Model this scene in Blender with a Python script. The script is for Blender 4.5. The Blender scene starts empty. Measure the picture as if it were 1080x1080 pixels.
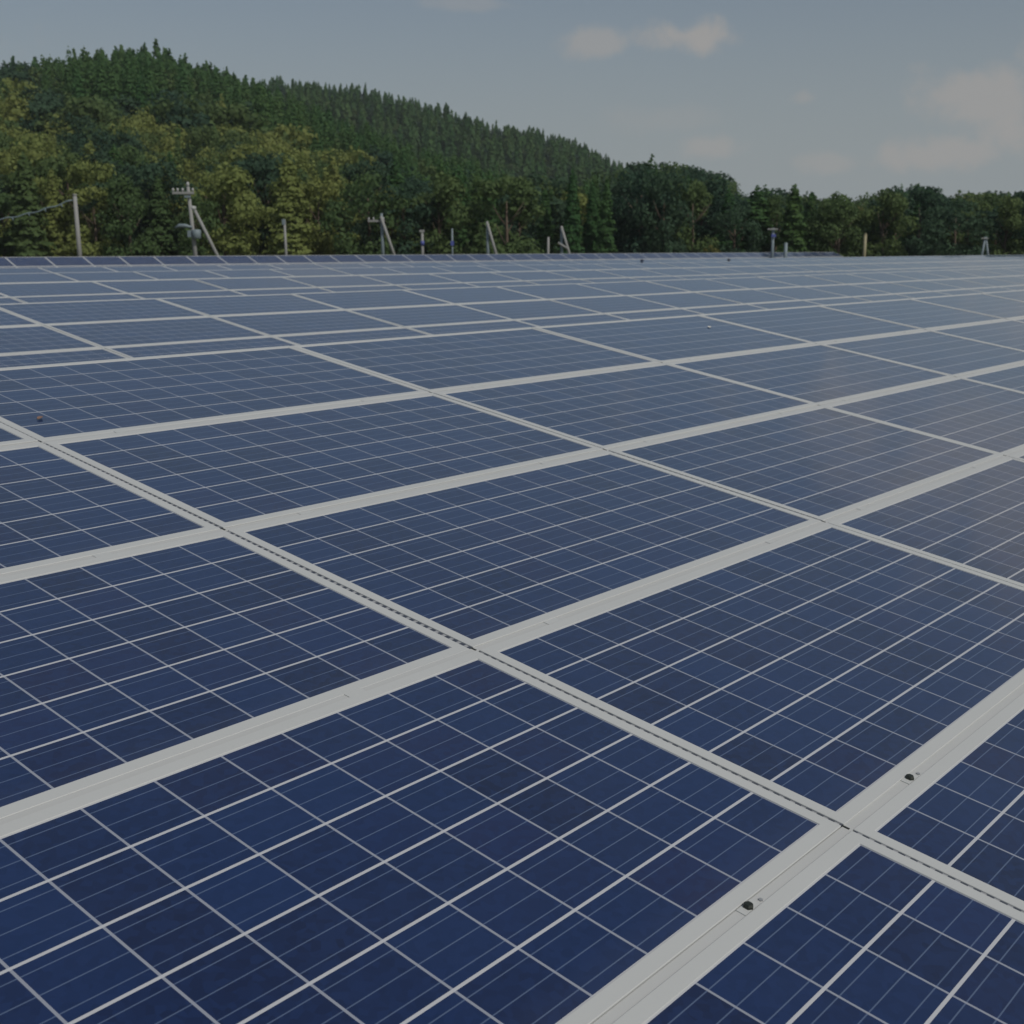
import bpy, bmesh, math, random
import numpy as np
from mathutils import Vector, Matrix

R = math.radians
rng = np.random.default_rng(7)
random.seed(7)
scene = bpy.context.scene
COL = scene.collection

# ------------------------------------------------------------------ camera
PITCH = R(11.8474)
CAM_Z = 1.9
cam_d = bpy.data.cameras.new('camera')
cam_d.sensor_width = 36.0
cam_d.lens = 1330.0 / 1080.0 * 36.0
cam_d.clip_start = 0.05
cam_d.clip_end = 6000
cam_d.dof.use_dof = True
cam_d.dof.focus_distance = 3.0
cam_d.dof.aperture_fstop = 9.0
cam = bpy.data.objects.new('camera', cam_d)
COL.objects.link(cam)
cam.location = (0, 0, CAM_Z)
cam.rotation_euler = (math.pi / 2 - PITCH, 0, 0)
scene.camera = cam

# ------------------------------------------------------------------ light
SUN_AZ = R(134)       # clockwise from the view direction (+Y)
SUN_EL = R(46)
HAZE = 0.00014
SKY_STRENGTH = 0.132
scene.view_settings.view_transform = 'Standard'
scene.view_settings.look = 'None'
scene.view_settings.gamma = 1.0
scene.view_settings.exposure = -1.15
scene.view_settings.use_curve_mapping = False

sun_d = bpy.data.lights.new('sun', 'SUN')
sun_d.energy = 4.9
sun_d.angle = R(0.53)
sun_d.color = (1.0, 0.95, 0.86)
sun = bpy.data.objects.new('sun', sun_d)
COL.objects.link(sun)
sdir = Vector((math.sin(SUN_AZ) * math.cos(SUN_EL), math.cos(SUN_AZ) * math.cos(SUN_EL), math.sin(SUN_EL)))
sun.rotation_euler = sdir.to_track_quat('Z', 'Y').to_euler()
sun.location = (0, 0, 60)

world = bpy.data.worlds.new('World')
scene.world = world
world.use_nodes = True
wn, wl = world.node_tree.nodes, world.node_tree.links
bg = wn['Background']
sky = wn.new('ShaderNodeTexSky')
sky.sky_type = 'NISHITA'
sky.sun_disc = False
sky.sun_elevation = SUN_EL
sky.sun_rotation = SUN_AZ
sky.altitude = 100
sky.air_density = 1.0
sky.dust_density = 2.2
sky.ozone_density = 1.0
geo = wn.new('ShaderNodeTexCoord')
noise = wn.new('ShaderNodeTexNoise')
noise.inputs['Scale'].default_value = 26
noise.inputs['Detail'].default_value = 8
noise.inputs['Roughness'].default_value = 0.6
wl.new(geo.outputs['Generated'], noise.inputs['Vector'])


def wmath(op, a, b=None):
    n = wn.new('ShaderNodeMath')
    n.operation = op
    for k, v in enumerate((a, b)):
        if v is None:
            continue
        if isinstance(v, (int, float)):
            n.inputs[k].default_value = v
        else:
            wl.new(v, n.inputs[k])
    return n.outputs[0]


def ray(x, y):
    """direction (per metre of Y) through a place seen in the photograph"""
    a = (x - 540) / 1330.0
    b = (540 - y) / 1330.0
    yy = math.cos(PITCH) + b * math.sin(PITCH)
    zz = -math.sin(PITCH) + b * math.cos(PITCH)
    return a / yy, zz / yy


# faint fair-weather cumulus plus one unseen cloud added for glare, each a direction in the sky with an angular size
cloud_sum = None
for (cx, cy, hw, hh, amt) in [(626, 45, 36, 18, .6), (720, 38, 50, 21, .85), (752, 154, 40, 16, .55), (848, 103, 16, 10, .4),
                              (1045, 100, 62, 34, .75), (985, 163, 70, 20, .7), (880, 172, 50, 15, .45), (700, 125, 60, 20, .2),
                              (1180, 120, 120, 60, .8), (500, 5, 60, 10, .3), (1300, 40, 120, 60, .7), (-150, 40, 120, 40, .5),
                              (1500, 160, 200, 50, .8), (300, -120, 150, 50, .4), (1360, -210, 340, 140, .85), (-500, 60, 200, 60, .5), (1330, 60, 170, 120, .8)]:  # wide unseen cloud at upper right, added for its warm reflection in the panels
    s, e = ray(cx, cy)
    d = Vector((s, 1, e)).normalized()
    sub = wn.new('ShaderNodeVectorMath'); sub.operation = 'SUBTRACT'
    wl.new(geo.outputs['Generated'], sub.inputs[0]); sub.inputs[1].default_value = d
    mul = wn.new('ShaderNodeVectorMath'); mul.operation = 'MULTIPLY'
    kx = 1330 / hw; kz = 1330 / (hh * .8)
    wl.new(sub.outputs[0], mul.inputs[0]); mul.inputs[1].default_value = (kx, kx, kz)
    ln = wn.new('ShaderNodeVectorMath'); ln.operation = 'LENGTH'
    wl.new(mul.outputs[0], ln.inputs[0])
    dist = wmath('ADD', ln.outputs['Value'], wmath('MULTIPLY', wmath('SUBTRACT', noise.outputs['Fac'], 0.5), 2.6))
    mr = wn.new('ShaderNodeMapRange'); mr.interpolation_type = 'SMOOTHSTEP'
    mr.inputs['From Min'].default_value = 0.3; mr.inputs['From Max'].default_value = 1.25
    mr.inputs['To Min'].default_value = amt; mr.inputs['To Max'].default_value = 0.0
    wl.new(dist, mr.inputs['Value'])
    cloud_sum = mr.outputs[0] if cloud_sum is None else wmath('MAXIMUM', cloud_sum, mr.outputs[0])
mixc = wn.new('ShaderNodeMix'); mixc.data_type = 'RGBA'
wl.new(cloud_sum, mixc.inputs['Factor'])
# thin milky veil over the whole sky (damp summer air)
veil = wn.new('ShaderNodeMix'); veil.data_type = 'RGBA'
vsep = wn.new('ShaderNodeSeparateXYZ'); wl.new(geo.outputs['Generated'], vsep.inputs[0])
vr = wn.new('ShaderNodeMapRange'); vr.interpolation_type = 'SMOOTHSTEP'
vr.inputs['From Min'].default_value = 0.0; vr.inputs['From Max'].default_value = 0.22
vr.inputs['To Min'].default_value = 0.92; vr.inputs['To Max'].default_value = 0.30
wl.new(vsep.outputs[2], vr.inputs['Value'])
wl.new(vr.outputs[0], veil.inputs['Factor'])
wl.new(sky.outputs['Color'], veil.inputs['A'])
veil.inputs['B'].default_value = (4.75, 5.3, 5.55, 1)
wl.new(veil.outputs['Result'], mixc.inputs['A'])
mixc.inputs['B'].default_value = (5.85, 5.6, 5.35, 1)
wl.new(mixc.outputs['Result'], bg.inputs['Color'])
bg.inputs['Strength'].default_value = SKY_STRENGTH

# ------------------------------------------------------------------ field axes
AZ_A = R(39.5558)
NA = Vector((math.sin(AZ_A), math.cos(AZ_A), 0))     # along the arrays
NB = Vector((-math.cos(AZ_A), math.sin(AZ_A), 0))    # up-slope, away
UP = Vector((0, 0, 1))


def field(n, t, z):
    return NB * n + NA * t + UP * z


def project(p):
    x, y, z = p[0], p[1], p[2] - CAM_Z
    zc = y * math.cos(PITCH) - z * math.sin(PITCH)
    yc = -(z * math.cos(PITCH) + y * math.sin(PITCH))
    if zc < 0.05:
        return None
    return 540 + 1330 * x / zc, 540 + 1330 * yc / zc


# ------------------------------------------------------------------ materials
def new_mat(name):
    m = bpy.data.materials.new(name)
    m.use_nodes = True
    nt = m.node_tree
    return m, nt.nodes, nt.links, nt.nodes['Principled BSDF']


class NB_:
    """little node-graph helper"""
    def __init__(self, nodes, links):
        self.n, self.l = nodes, links

    def put(self, sock, v):
        if isinstance(v, bpy.types.NodeSocket):
            self.l.new(v, sock)
        else:
            sock.default_value = v

    def m(self, op, a, b=None, c=None):
        n = self.n.new('ShaderNodeMath'); n.operation = op
        for k, v in enumerate((a, b, c)):
            if v is not None:
                self.put(n.inputs[k], v)
        return n.outputs[0]

    def mix(self, f, a, b):
        n = self.n.new('ShaderNodeMix'); n.data_type = 'RGBA'
        self.put(n.inputs['Factor'], f)
        self.put(n.inputs['A'], a if isinstance(a, bpy.types.NodeSocket) else (*a, 1))
        self.put(n.inputs['B'], b if isinstance(b, bpy.types.NodeSocket) else (*b, 1))
        return n.outputs['Result']

    def noise(self, vec, scale, detail=3, rough=.55, out='Fac'):
        n = self.n.new('ShaderNodeTexNoise')
        self.put(n.inputs['Scale'], scale); n.inputs['Detail'].default_value = detail
        n.inputs['Roughness'].default_value = rough
        if vec is not None:
            self.l.new(vec, n.inputs['Vector'])
        return n.outputs[out]

    def ramp(self, v, lo, hi, a=0.0, b=1.0):
        n = self.n.new('ShaderNodeMapRange')
        self.put(n.inputs['Value'], v)
        n.inputs['From Min'].default_value = lo; n.inputs['From Max'].default_value = hi
        n.inputs['To Min'].default_value = a; n.inputs['To Max'].default_value = b
        return n.outputs[0]


def mat_simple(name, col, rough=.6, metal=0., var=.12, scale=6., spec=.5):
    m, n, l, b = new_mat(name)
    g = NB_(n, l)
    tc = n.new('ShaderNodeTexCoord')
    f = g.noise(tc.outputs['Object'], scale, 4)
    dark = tuple(c * (1 - var) for c in col); light = tuple(min(1, c * (1 + var)) for c in col)
    l.new(g.mix(f, dark, light), b.inputs['Base Color'])
    b.inputs['Roughness'].default_value = rough
    b.inputs['Metallic'].default_value = metal
    b.inputs['Specular IOR Level'].default_value = spec
    return m


# solar cells
PL, PW = 1.966, 0.992         # panel length / width
FR = 0.033                    # visible face of the frame
CELL_X = (PL - 2 * FR) / 12
CELL_Y = (PW - 2 * FR) / 6


def mat_cells():
    m, n, l, b = new_mat('polycrystalline_cells')
    g = NB_(n, l)
    tc = n.new('ShaderNodeTexCoord')
    sep = n.new('ShaderNodeSeparateXYZ'); l.new(tc.outputs['Object'], sep.inputs[0])
    oi = n.new('ShaderNodeObjectInfo')
    at = n.new('ShaderNodeAttribute'); at.attribute_type = 'GEOMETRY'; at.attribute_name = 'cell_uv'
    uv = n.new('ShaderNodeSeparateXYZ'); l.new(at.outputs['Vector'], uv.inputs[0])
    u, v, pid = uv.outputs[0], uv.outputs[1], uv.outputs[2]      # u: 0..12, v: 0..6, pid: panel number
    fu, fv = g.m('FRACT', u), g.m('FRACT', v)
    du = g.m('SUBTRACT', 0.5, g.m('ABSOLUTE', g.m('SUBTRACT', fu, 0.5)))
    dv = g.m('SUBTRACT', 0.5, g.m('ABSOLUTE', g.m('SUBTRACT', fv, 0.5)))
    line_u = g.m('LESS_THAN', du, 0.017)
    line_v = g.m('LESS_THAN', dv, 0.021)
    # busbars: three per cell, running along the panel
    tri = g.m('FRACT', g.m('MULTIPLY', fv, 3.0))
    db = g.m('ABSOLUTE', g.m('SUBTRACT', tri, 0.5))
    bus = g.m('LESS_THAN', db, 0.024)
    # fingers fine across
    cu, cv = g.m('FLOOR', u), g.m('FLOOR', v)
    comb = n.new('ShaderNodeCombineXYZ')
    l.new(cu, comb.inputs[0]); l.new(cv, comb.inputs[1])
    l.new(g.m('ADD', g.m('MULTIPLY', oi.outputs['Random'], 91.0), pid), comb.inputs[2])
    wnz = n.new('ShaderNodeTexWhiteNoise'); wnz.noise_dimensions = '3D'
    l.new(comb.outputs[0], wnz.inputs['Vector'])
    rnd = wnz.outputs['Value']
    seprgb = n.new('ShaderNodeSeparateColor'); l.new(wnz.outputs['Color'], seprgb.inputs[0])
    comb2 = n.new('ShaderNodeCombineXYZ')
    l.new(g.m('ADD', u, g.m('MULTIPLY', rnd, 50)), comb2.inputs[0]); l.new(g.m('MULTIPLY', v, 1.0), comb2.inputs[1])
    l.new(g.m('MULTIPLY', oi.outputs['Random'], 37.0), comb2.inputs[2])
    vor = n.new('ShaderNodeTexVoronoi'); vor.inputs['Scale'].default_value = 9.0
    l.new(comb2.outputs[0], vor.inputs['Vector'])
    vsep = n.new('ShaderNodeSeparateColor'); l.new(vor.outputs['Color'], vsep.inputs[0])
    blue = g.mix(rnd, (0.0004, 0.0066, 0.042), (0.0014, 0.0170, 0.080))
    purp = g.mix(g.ramp(seprgb.outputs[1], .72, 1.0, 0, .6), blue, (0.006, 0.009, 0.058))
    grain = g.mix(g.m('MULTIPLY', vsep.outputs[0], .45), purp, (0.006, 0.025, 0.105))
    c1 = g.mix(g.m('MULTIPLY', bus, .75), grain, (.095, .135, .23))
    c2 = g.mix(line_u, c1, (0.26, 0.28, 0.34))
    c3 = g.mix(line_v, c2, (0.46, 0.47, 0.50))
    # thin dust film, a little more along the lower edge
    big = g.noise(tc.outputs['Object'], 2.3, 5, .6)
    dust = g.m('ADD', g.ramp(big, .35, .8, .0, .012), g.ramp(v, 0, .5, .018, 0))
    c4 = g.mix(dust, c3, (.42, .40, .37))
    l.new(c4, b.inputs['Base Color'])
    b.inputs['Roughness'].default_value = 0.5
    b.inputs['Specular IOR Level'].default_value = 0.2
    b.inputs['Coat Weight'].default_value = 1.0
    b.inputs['Coat IOR'].default_value = 1.47
    b.inputs['Sheen Weight'].default_value = .26
    b.inputs['Sheen Roughness'].default_value = .35
    b.inputs['Sheen Tint'].default_value = (.45, .74, 1, 1)
    l.new(g.ramp(big, .3, .8, .05, .12), b.inputs['Coat Roughness'])
    return m


M_CELL = mat_cells()
M_FRAME = mat_simple('anodised_frame', (.462, .476, .474), .45, 0.0, .035, 3.0)
M_STRIP = mat_simple('joint_strip', (.440, .450, .448), .5, 0.0, .05, 5.0)
M_STEEL = mat_simple('galvanised_steel', (.42, .43, .44), .45, .6, .18, 9.0)
M_BOLT_SLIT = mat_simple('dark_bolt_and_slit', (.02, .025, .02), .5, .2, .4, 60.0)
M_CONC = mat_simple('pole_concrete', (.25, .255, .25), .85, 0, .14, 1.6)
M_BLUEGREY = mat_simple('bluish_steel', (.17, .215, .24), .6, .1, .2, 3.0)
M_WHITEP = mat_simple('white_paint', (.36, .37, .37), .5, 0, .08, 3.0)
M_SIGN = mat_simple('blue_sign', (.06, .08, .28), .5, 0, .15, 3.0)
M_YELLOW = mat_simple('yellow_post', (.27, .245, .15), .6, 0, .15, 3.0)
M_CABLE = mat_simple('cable_sheath', (.14, .19, .21), .6, 0, .2, 3.0)
M_BARK = mat_simple('bark', (.10, .075, .055), .9, 0, .35, 2.0)
M_LEAF = mat_simple('dry_leaf', (.20, .12, .09), .8, 0, .3, 40.0)
M_PALE = mat_simple('pale_leaf', (.70, .68, .62), .8, 0, .1, 40.0)


def mat_gap():
    """the thin dark gap between two panel ends, painted as a dashed strip"""
    m, n, l, b = new_mat('dashed_dark_gap')
    g = NB_(n, l)
    tc = n.new('ShaderNodeTexCoord')
    sep = n.new('ShaderNodeSeparateXYZ'); l.new(tc.outputs['Object'], sep.inputs[0])
    f = g.m('FRACT', g.m('MULTIPLY', sep.outputs[1], 1 / .026))
    l.new(g.mix(g.m('LESS_THAN', f, .42), (.045, .055, .08), (.30, .31, .33)), b.inputs['Base Color'])  # dark of the open gap put into the colour, broken by pale dashes
    b.inputs['Roughness'].default_value = .7
    return m


M_GAP = mat_gap()


def mat_foliage(name, cols, warm):
    m, n, l, b = new_mat(name)
    g = NB_(n, l)
    gp = n.new('ShaderNodeNewGeometry')
    at = n.new('ShaderNodeAttribute'); at.attribute_type = 'GEOMETRY'; at.attribute_name = 'tint'
    oi = n.new('ShaderNodeObjectInfo')
    big = g.noise(gp.outputs['Position'], .035, 2)
    small = g.noise(gp.outputs['Position'], .9, 2)
    r = g.m('FRACT', g.m('ADD', at.outputs['Fac'], g.m('MULTIPLY', oi.outputs['Random'], 3.7)))
    base = g.mix(r, cols[0], cols[1])
    c = g.mix(g.ramp(big, .45, .75, 0, .55), base, warm)
    c = g.mix(g.ramp(small, .3, .8, 0, .7), c, cols[2])
    l.new(c, b.inputs['Base Color'])
    b.inputs['Roughness'].default_value = .75
    b.inputs['Specular IOR Level'].default_value = .15
    tr = n.new('ShaderNodeBsdfTranslucent'); l.new(c, tr.inputs['Color'])
    ms = n.new('ShaderNodeMixShader'); ms.inputs[0].default_value = .42
    l.new(b.outputs[0], ms.inputs[1]); l.new(tr.outputs[0], ms.inputs[2])
    l.new(ms.outputs[0], n['Material Output'].inputs['Surface'])
    return m


M_OLIVE = mat_foliage('olive_foliage', ((.200, .245, .076), (.245, .270, .086), (.145, .198, .066)), (.245, .255, .080))
M_GREEN = mat_foliage('green_foliage', ((.085, .145, .056), (.118, .170, .062), (.066, .115, .048)), (.140, .170, .060))
M_DARK = mat_foliage('dark_foliage', ((.044, .092, .058), (.064, .114, .062), (.034, .072, .050)), (.070, .114, .058))
M_CEDAR = mat_foliage('cedar_foliage', ((.060, .142, .050), (.098, .176, .058), (.042, .104, .044)), (.125, .176, .054))
M_RUST = mat_foliage('rusty_foliage', ((.190, .185, .062), (.180, .185, .062), (.130, .145, .05)), (.205, .185, .060))
FOL = [M_OLIVE, M_GREEN, M_DARK, M_CEDAR, M_RUST]


def mat_ground():
    m, n, l, b = new_mat('rough_grass_ground')
    g = NB_(n, l)
    gp = n.new('ShaderNodeNewGeometry')
    a = g.noise(gp.outputs['Position'], .6, 6, .65)
    c = g.noise(gp.outputs['Position'], 14, 4, .6)
    col = g.mix(g.ramp(a, .35, .65), (.055, .062, .028), (.16, .145, .10))
    l.new(g.mix(g.ramp(c, .3, .7, 0, .5), col, (.04, .05, .02)), b.inputs['Base Color'])
    b.inputs['Roughness'].default_value = .95
    return m


M_GROUND = mat_ground()

# ------------------------------------------------------------------ helpers


def link(name, mesh, parent=None, mats=None):
    o = bpy.data.objects.new(name, mesh)
    COL.objects.link(o)
    if mats:
        for k in mats:
            mesh.materials.append(k)
    if parent:
        o.parent = parent
    return o


def empty(name, mat=None):
    o = bpy.data.objects.new(name, None)
    o.empty_display_size = .2
    COL.objects.link(o)
    if mat is not None:
        o.matrix_world = mat
    return o


def tag(o, label, cat=None, group=None, kind=None):
    if label:
        o['label'] = label
    if cat:
        o['category'] = cat
    if group:
        o['group'] = group
    if kind:
        o['kind'] = kind
    return o


class MB:
    def __init__(self):
        self.v, self.f, self.mi = [], [], []

    def quad(self, pts, mi=0):
        k = len(self.v)
        self.v += [tuple(p) for p in pts]
        self.f.append(tuple(range(k, k + len(pts)))); self.mi.append(mi)

    def box(self, a, b, mi=0, M=None):
        x0, y0, z0 = a; x1, y1, z1 = b
        c = [(x0, y0, z0), (x1, y0, z0), (x1, y1, z0), (x0, y1, z0), (x0, y0, z1), (x1, y0, z1), (x1, y1, z1), (x0, y1, z1)]
        if M is not None:
            c = [tuple(M @ Vector(p)) for p in c]
        k = len(self.v); self.v += c
        for q in ((3, 2, 1, 0), (4, 5, 6, 7), (0, 1, 5, 4), (1, 2, 6, 5), (2, 3, 7, 6), (3, 0, 4, 7)):
            self.f.append(tuple(k + i for i in q)); self.mi.append(mi)

    def tube(self, pts, rad, seg=10, mi=0):
        pts = [Vector(p) for p in pts]
        if not isinstance(rad, (list, tuple)):
            rad = [rad] * len(pts)
        k0 = len(self.v)
        for i, p in enumerate(pts):
            d = (pts[min(i + 1, len(pts) - 1)] - pts[max(i - 1, 0)]).normalized()
            ref = Vector((0, 0, 1)) if abs(d.z) < .9 else Vector((1, 0, 0))
            s = d.cross(ref).normalized(); t = d.cross(s)
            for j in range(seg):
                a = 2 * math.pi * j / seg
                self.v.append(tuple(p + (s * math.cos(a) + t * math.sin(a)) * rad[i]))
        for i in range(len(pts) - 1):
            for j in range(seg):
                a, b = k0 + i * seg + j, k0 + i * seg + (j + 1) % seg
                self.f.append((a, b, b + seg, a + seg)); self.mi.append(mi)
        self.f.append(tuple(k0 + j for j in range(seg))[::-1]); self.mi.append(mi)
        e = k0 + (len(pts) - 1) * seg
        self.f.append(tuple(e + j for j in range(seg))); self.mi.append(mi)

    def mesh(self, name, smooth=False):
        m = bpy.data.meshes.new(name)
        m.from_pydata(self.v, [], self.f)
        m.polygons.foreach_set('material_index', self.mi)
        if smooth:
            m.polygons.foreach_set('use_smooth', [True] * len(self.f))
        m.update()
        return m

    def obj(self, name, parent=None, mats=(), smooth=False):
        return link(name, self.mesh(name, smooth), parent, mats)


def bevel(me, w=.002):
    bm = bmesh.new(); bm.from_mesh(me)
    bmesh.ops.remove_doubles(bm, verts=bm.verts, dist=1e-5)
    bmesh.ops.bevel(bm, geom=[e for e in bm.edges if len(e.link_faces) == 2 and e.calc_face_angle(0) > .5],
                    offset=w, segments=1, affect='EDGES')
    bm.to_mesh(me); bm.free(); me.update()


# ------------------------------------------------------------------ panels
def frame_mesh_builder():
    mb = MB()
    hx, hy = PL / 2, PW / 2
    ix, iy = hx - FR, hy - FR
    zt, zb = 0.0, -0.040
    # four rails of the frame, mitred at the corners
    outer = [(-hx, -hy), (hx, -hy), (hx, hy), (-hx, hy)]
    inner = [(-ix, -iy), (ix, -iy), (ix, iy), (-ix, iy)]
    for k in range(4):
        o0, o1, i0, i1 = outer[k], outer[(k + 1) % 4], inner[k], inner[(k + 1) % 4]
        mb.quad([(*o0, zt), (*o1, zt), (*i1, zt), (*i0, zt)])
        mb.quad([(*o0, zb), (*o1, zb), (*o1, zt), (*o0, zt)])
        mb.quad([(*i0, zt), (*i1, zt), (*i1, zb), (*i0, zb)])
        mb.quad([(*o1, zb), (*o0, zb), (*i0, zb), (*i1, zb)])
    return mb


def add_uv_attr(me, vals):
    a = me.attributes.new('cell_uv', 'FLOAT_VECTOR', 'POINT')
    a.data.foreach_set('vector', np.asarray(vals, dtype=np.float32).ravel())


def face_mesh():
    me = bpy.data.meshes.new('cell_sheet')
    ix, iy = PL / 2 - FR, PW / 2 - FR
    z = -0.0025
    me.from_pydata([(-ix, -iy, z), (ix, -iy, z), (ix, iy, z), (-ix, iy, z)], [], [(0, 1, 2, 3)])
    add_uv_attr(me, [(0, 0, 0), (12, 0, 0), (12, 6, 0), (0, 6, 0)])
    me.materials.append(M_CELL)
    return me


ME_FRAME = frame_mesh_builder().mesh('panel_frame')
bevel(ME_FRAME, .0012)
ME_FRAME.materials.append(M_FRAME)
ME_FACE = face_mesh()


def whole_panel_mesh():
    mb = frame_mesh_builder()
    ix, iy = PL / 2 - FR, PW / 2 - FR
    k = len(mb.v)
    mb.quad([(-ix, -iy, -.0025), (ix, -iy, -.0025), (ix, iy, -.0025), (-ix, iy, -.0025)], 1)
    me = mb.mesh('whole_panel')
    vals = [(0, 0, 0)] * k + [(0, 0, 0), (12, 0, 0), (12, 6, 0), (0, 6, 0)]
    add_uv_attr(me, vals)
    me.materials.append(M_FRAME); me.materials.append(M_CELL)
    return me


ME_WHOLE = whole_panel_mesh()
ORD = ['zeroth', 'first', 'second', 'third', 'fourth', 'fifth', 'sixth', 'seventh', 'eighth', 'ninth', 'tenth', 'eleventh', 'twelfth',
       'thirteenth', 'fourteenth', 'fifteenth', 'sixteenth', 'seventeenth', 'eighteenth', 'nineteenth', 'twentieth']
TENS = {2: 'twenty', 3: 'thirty', 4: 'forty', 5: 'fifty'}


def ordinal(k):
    if k <= 20:
        return ORD[k]
    t, u = divmod(k, 10)
    if u == 0:
        return {3: 'thirtieth', 4: 'fortieth', 5: 'fiftieth'}[t]
    return TENS[t] + '-' + ORD[u]


PITCH_A, PITCH_B = 1.976, 1.0134
TILT = R(9.634)


class Array:
    def __init__(s, n_top, z_top, rows, t0, k0, k1, tilt=TILT):
        s.n_top, s.z_top, s.rows, s.t0, s.k0, s.k1, s.tilt = n_top, z_top, rows, t0, k0, k1, tilt
        s.ey = NB * math.cos(tilt) + UP * math.sin(tilt)
        s.ez = NA.cross(s.ey)
        s.top = field(n_top, t0, z_top)

    def row(s, r):
        # the two lowest rows of the nearest array are stretched slightly wider to follow the perspective
        return r + (max(0, r - 3) * .0215 if s.rows == 5 else 0)

    def at(s, i, r, dz=0.0):
        """i panels along, r rows down from the top edge"""
        return s.top + NA * (i * PITCH_A) - s.ey * (s.row(r) * PITCH_B) + s.ez * dz

    def matrix(s, i, r, dz=0.0):
        p = s.at(i, r, dz)
        return Matrix(((NA.x, s.ey.x, s.ez.x, p.x), (NA.y, s.ey.y, s.ez.y, p.y), (NA.z, s.ey.z, s.ez.z, p.z), (0, 0, 0, 1)))


OB = R(9.634)
T_OFF = 2.3015
ARR = [
    Array(1.024 + 4 * PITCH_B * math.cos(OB), CAM_Z - 1.1677 + 4 * PITCH_B * math.sin(OB), 5, T_OFF, -3, 8),
    Array(12.30, CAM_Z - .56, 3, 6.58, -2, 17),
    Array(18.45, CAM_Z - .535, 2, 11.65, -3, 25),
    Array(25.2, CAM_Z - .53, 2, 15.0, -3, 34),
]
FIFTH = Array(32.0, CAM_Z - .53, 2, 18.6, -4, 46)
ROWNAME = ['top row', 'second row down', 'third row down', 'fourth row down', 'lowest row']
ARRNAME = ['nearest array', 'second array', 'third array', 'fourth array', 'fifth array']


def visible(a, ai, i, r):
    for u in (.03, .25, .5, .75, .97):
        for v in (.03, .25, .5, .75, .97):
            p = a.at(i + u, r + v)
            q = project(p)
            if q and 0 <= q[0] <= 1080 and 0 <= q[1] <= 1080:
                if ai == 0:
                    return True
                b = ARR[ai - 1]        # hidden behind the top edge of the array in front?
                n = p.dot(NB)
                zz = CAM_Z + (p.z - CAM_Z) * b.n_top / n
                if zz > b.z_top - .004:
                    return True
    return False


for ai, a in enumerate(ARR):
    for r in range(a.rows):
        seen = 0
        for i in range(a.k0, a.k1 + 1):
            M = a.matrix(i + .5, r + .5)
            jr = random.Random(ai * 1000 + r * 100 + i)
            # installers' tolerance: a millimetre or two, a tenth of a degree
            M = M @ Matrix.Translation((jr.gauss(0, .0006), jr.gauss(0, .0008), jr.gauss(0, .0008))) \
                @ Matrix.Rotation(jr.gauss(0, .0013), 4, 'X') @ Matrix.Rotation(jr.gauss(0, .0009), 4, 'Y')
            if ai < 2:
                root = empty('solar_panel', M)
                f = bpy.data.objects.new('frame', ME_FRAME); COL.objects.link(f); f.parent = root
                c = bpy.data.objects.new('cell_sheet', ME_FACE); COL.objects.link(c); c.parent = root
            else:
                root = bpy.data.objects.new('solar_panel', ME_WHOLE); COL.objects.link(root)
                root.matrix_world = M
            if ai == 0 and r >= 3:
                root.matrix_world = root.matrix_world @ Matrix.Diagonal((1, 1.0215, 1, 1))
            vis = visible(a, ai, i, r)
            rn = 'lowest row' if (ai == 0 and r == 4) else ROWNAME[r]
            tint = ['deep blue', 'blue', 'grey-blue', 'pale grey-blue', 'pale grey-blue'][ai]
            if vis:
                seen += 1
                lab = f'{tint} solar panel, {ordinal(seen)} from left in the {rn} of the {ARRNAME[ai]}'
            elif ai > 0 and r >= 2:
                lab = f'{tint} solar panel hidden behind the array in front, {rn} of the {ARRNAME[ai]}'
            else:
                lab = f'{tint} solar panel beyond the photo edge, {rn} of the {ARRNAME[ai]}'
            tag(root, lab, 'solar panel', f'solar panels of the {ARRNAME[ai]}')

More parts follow.
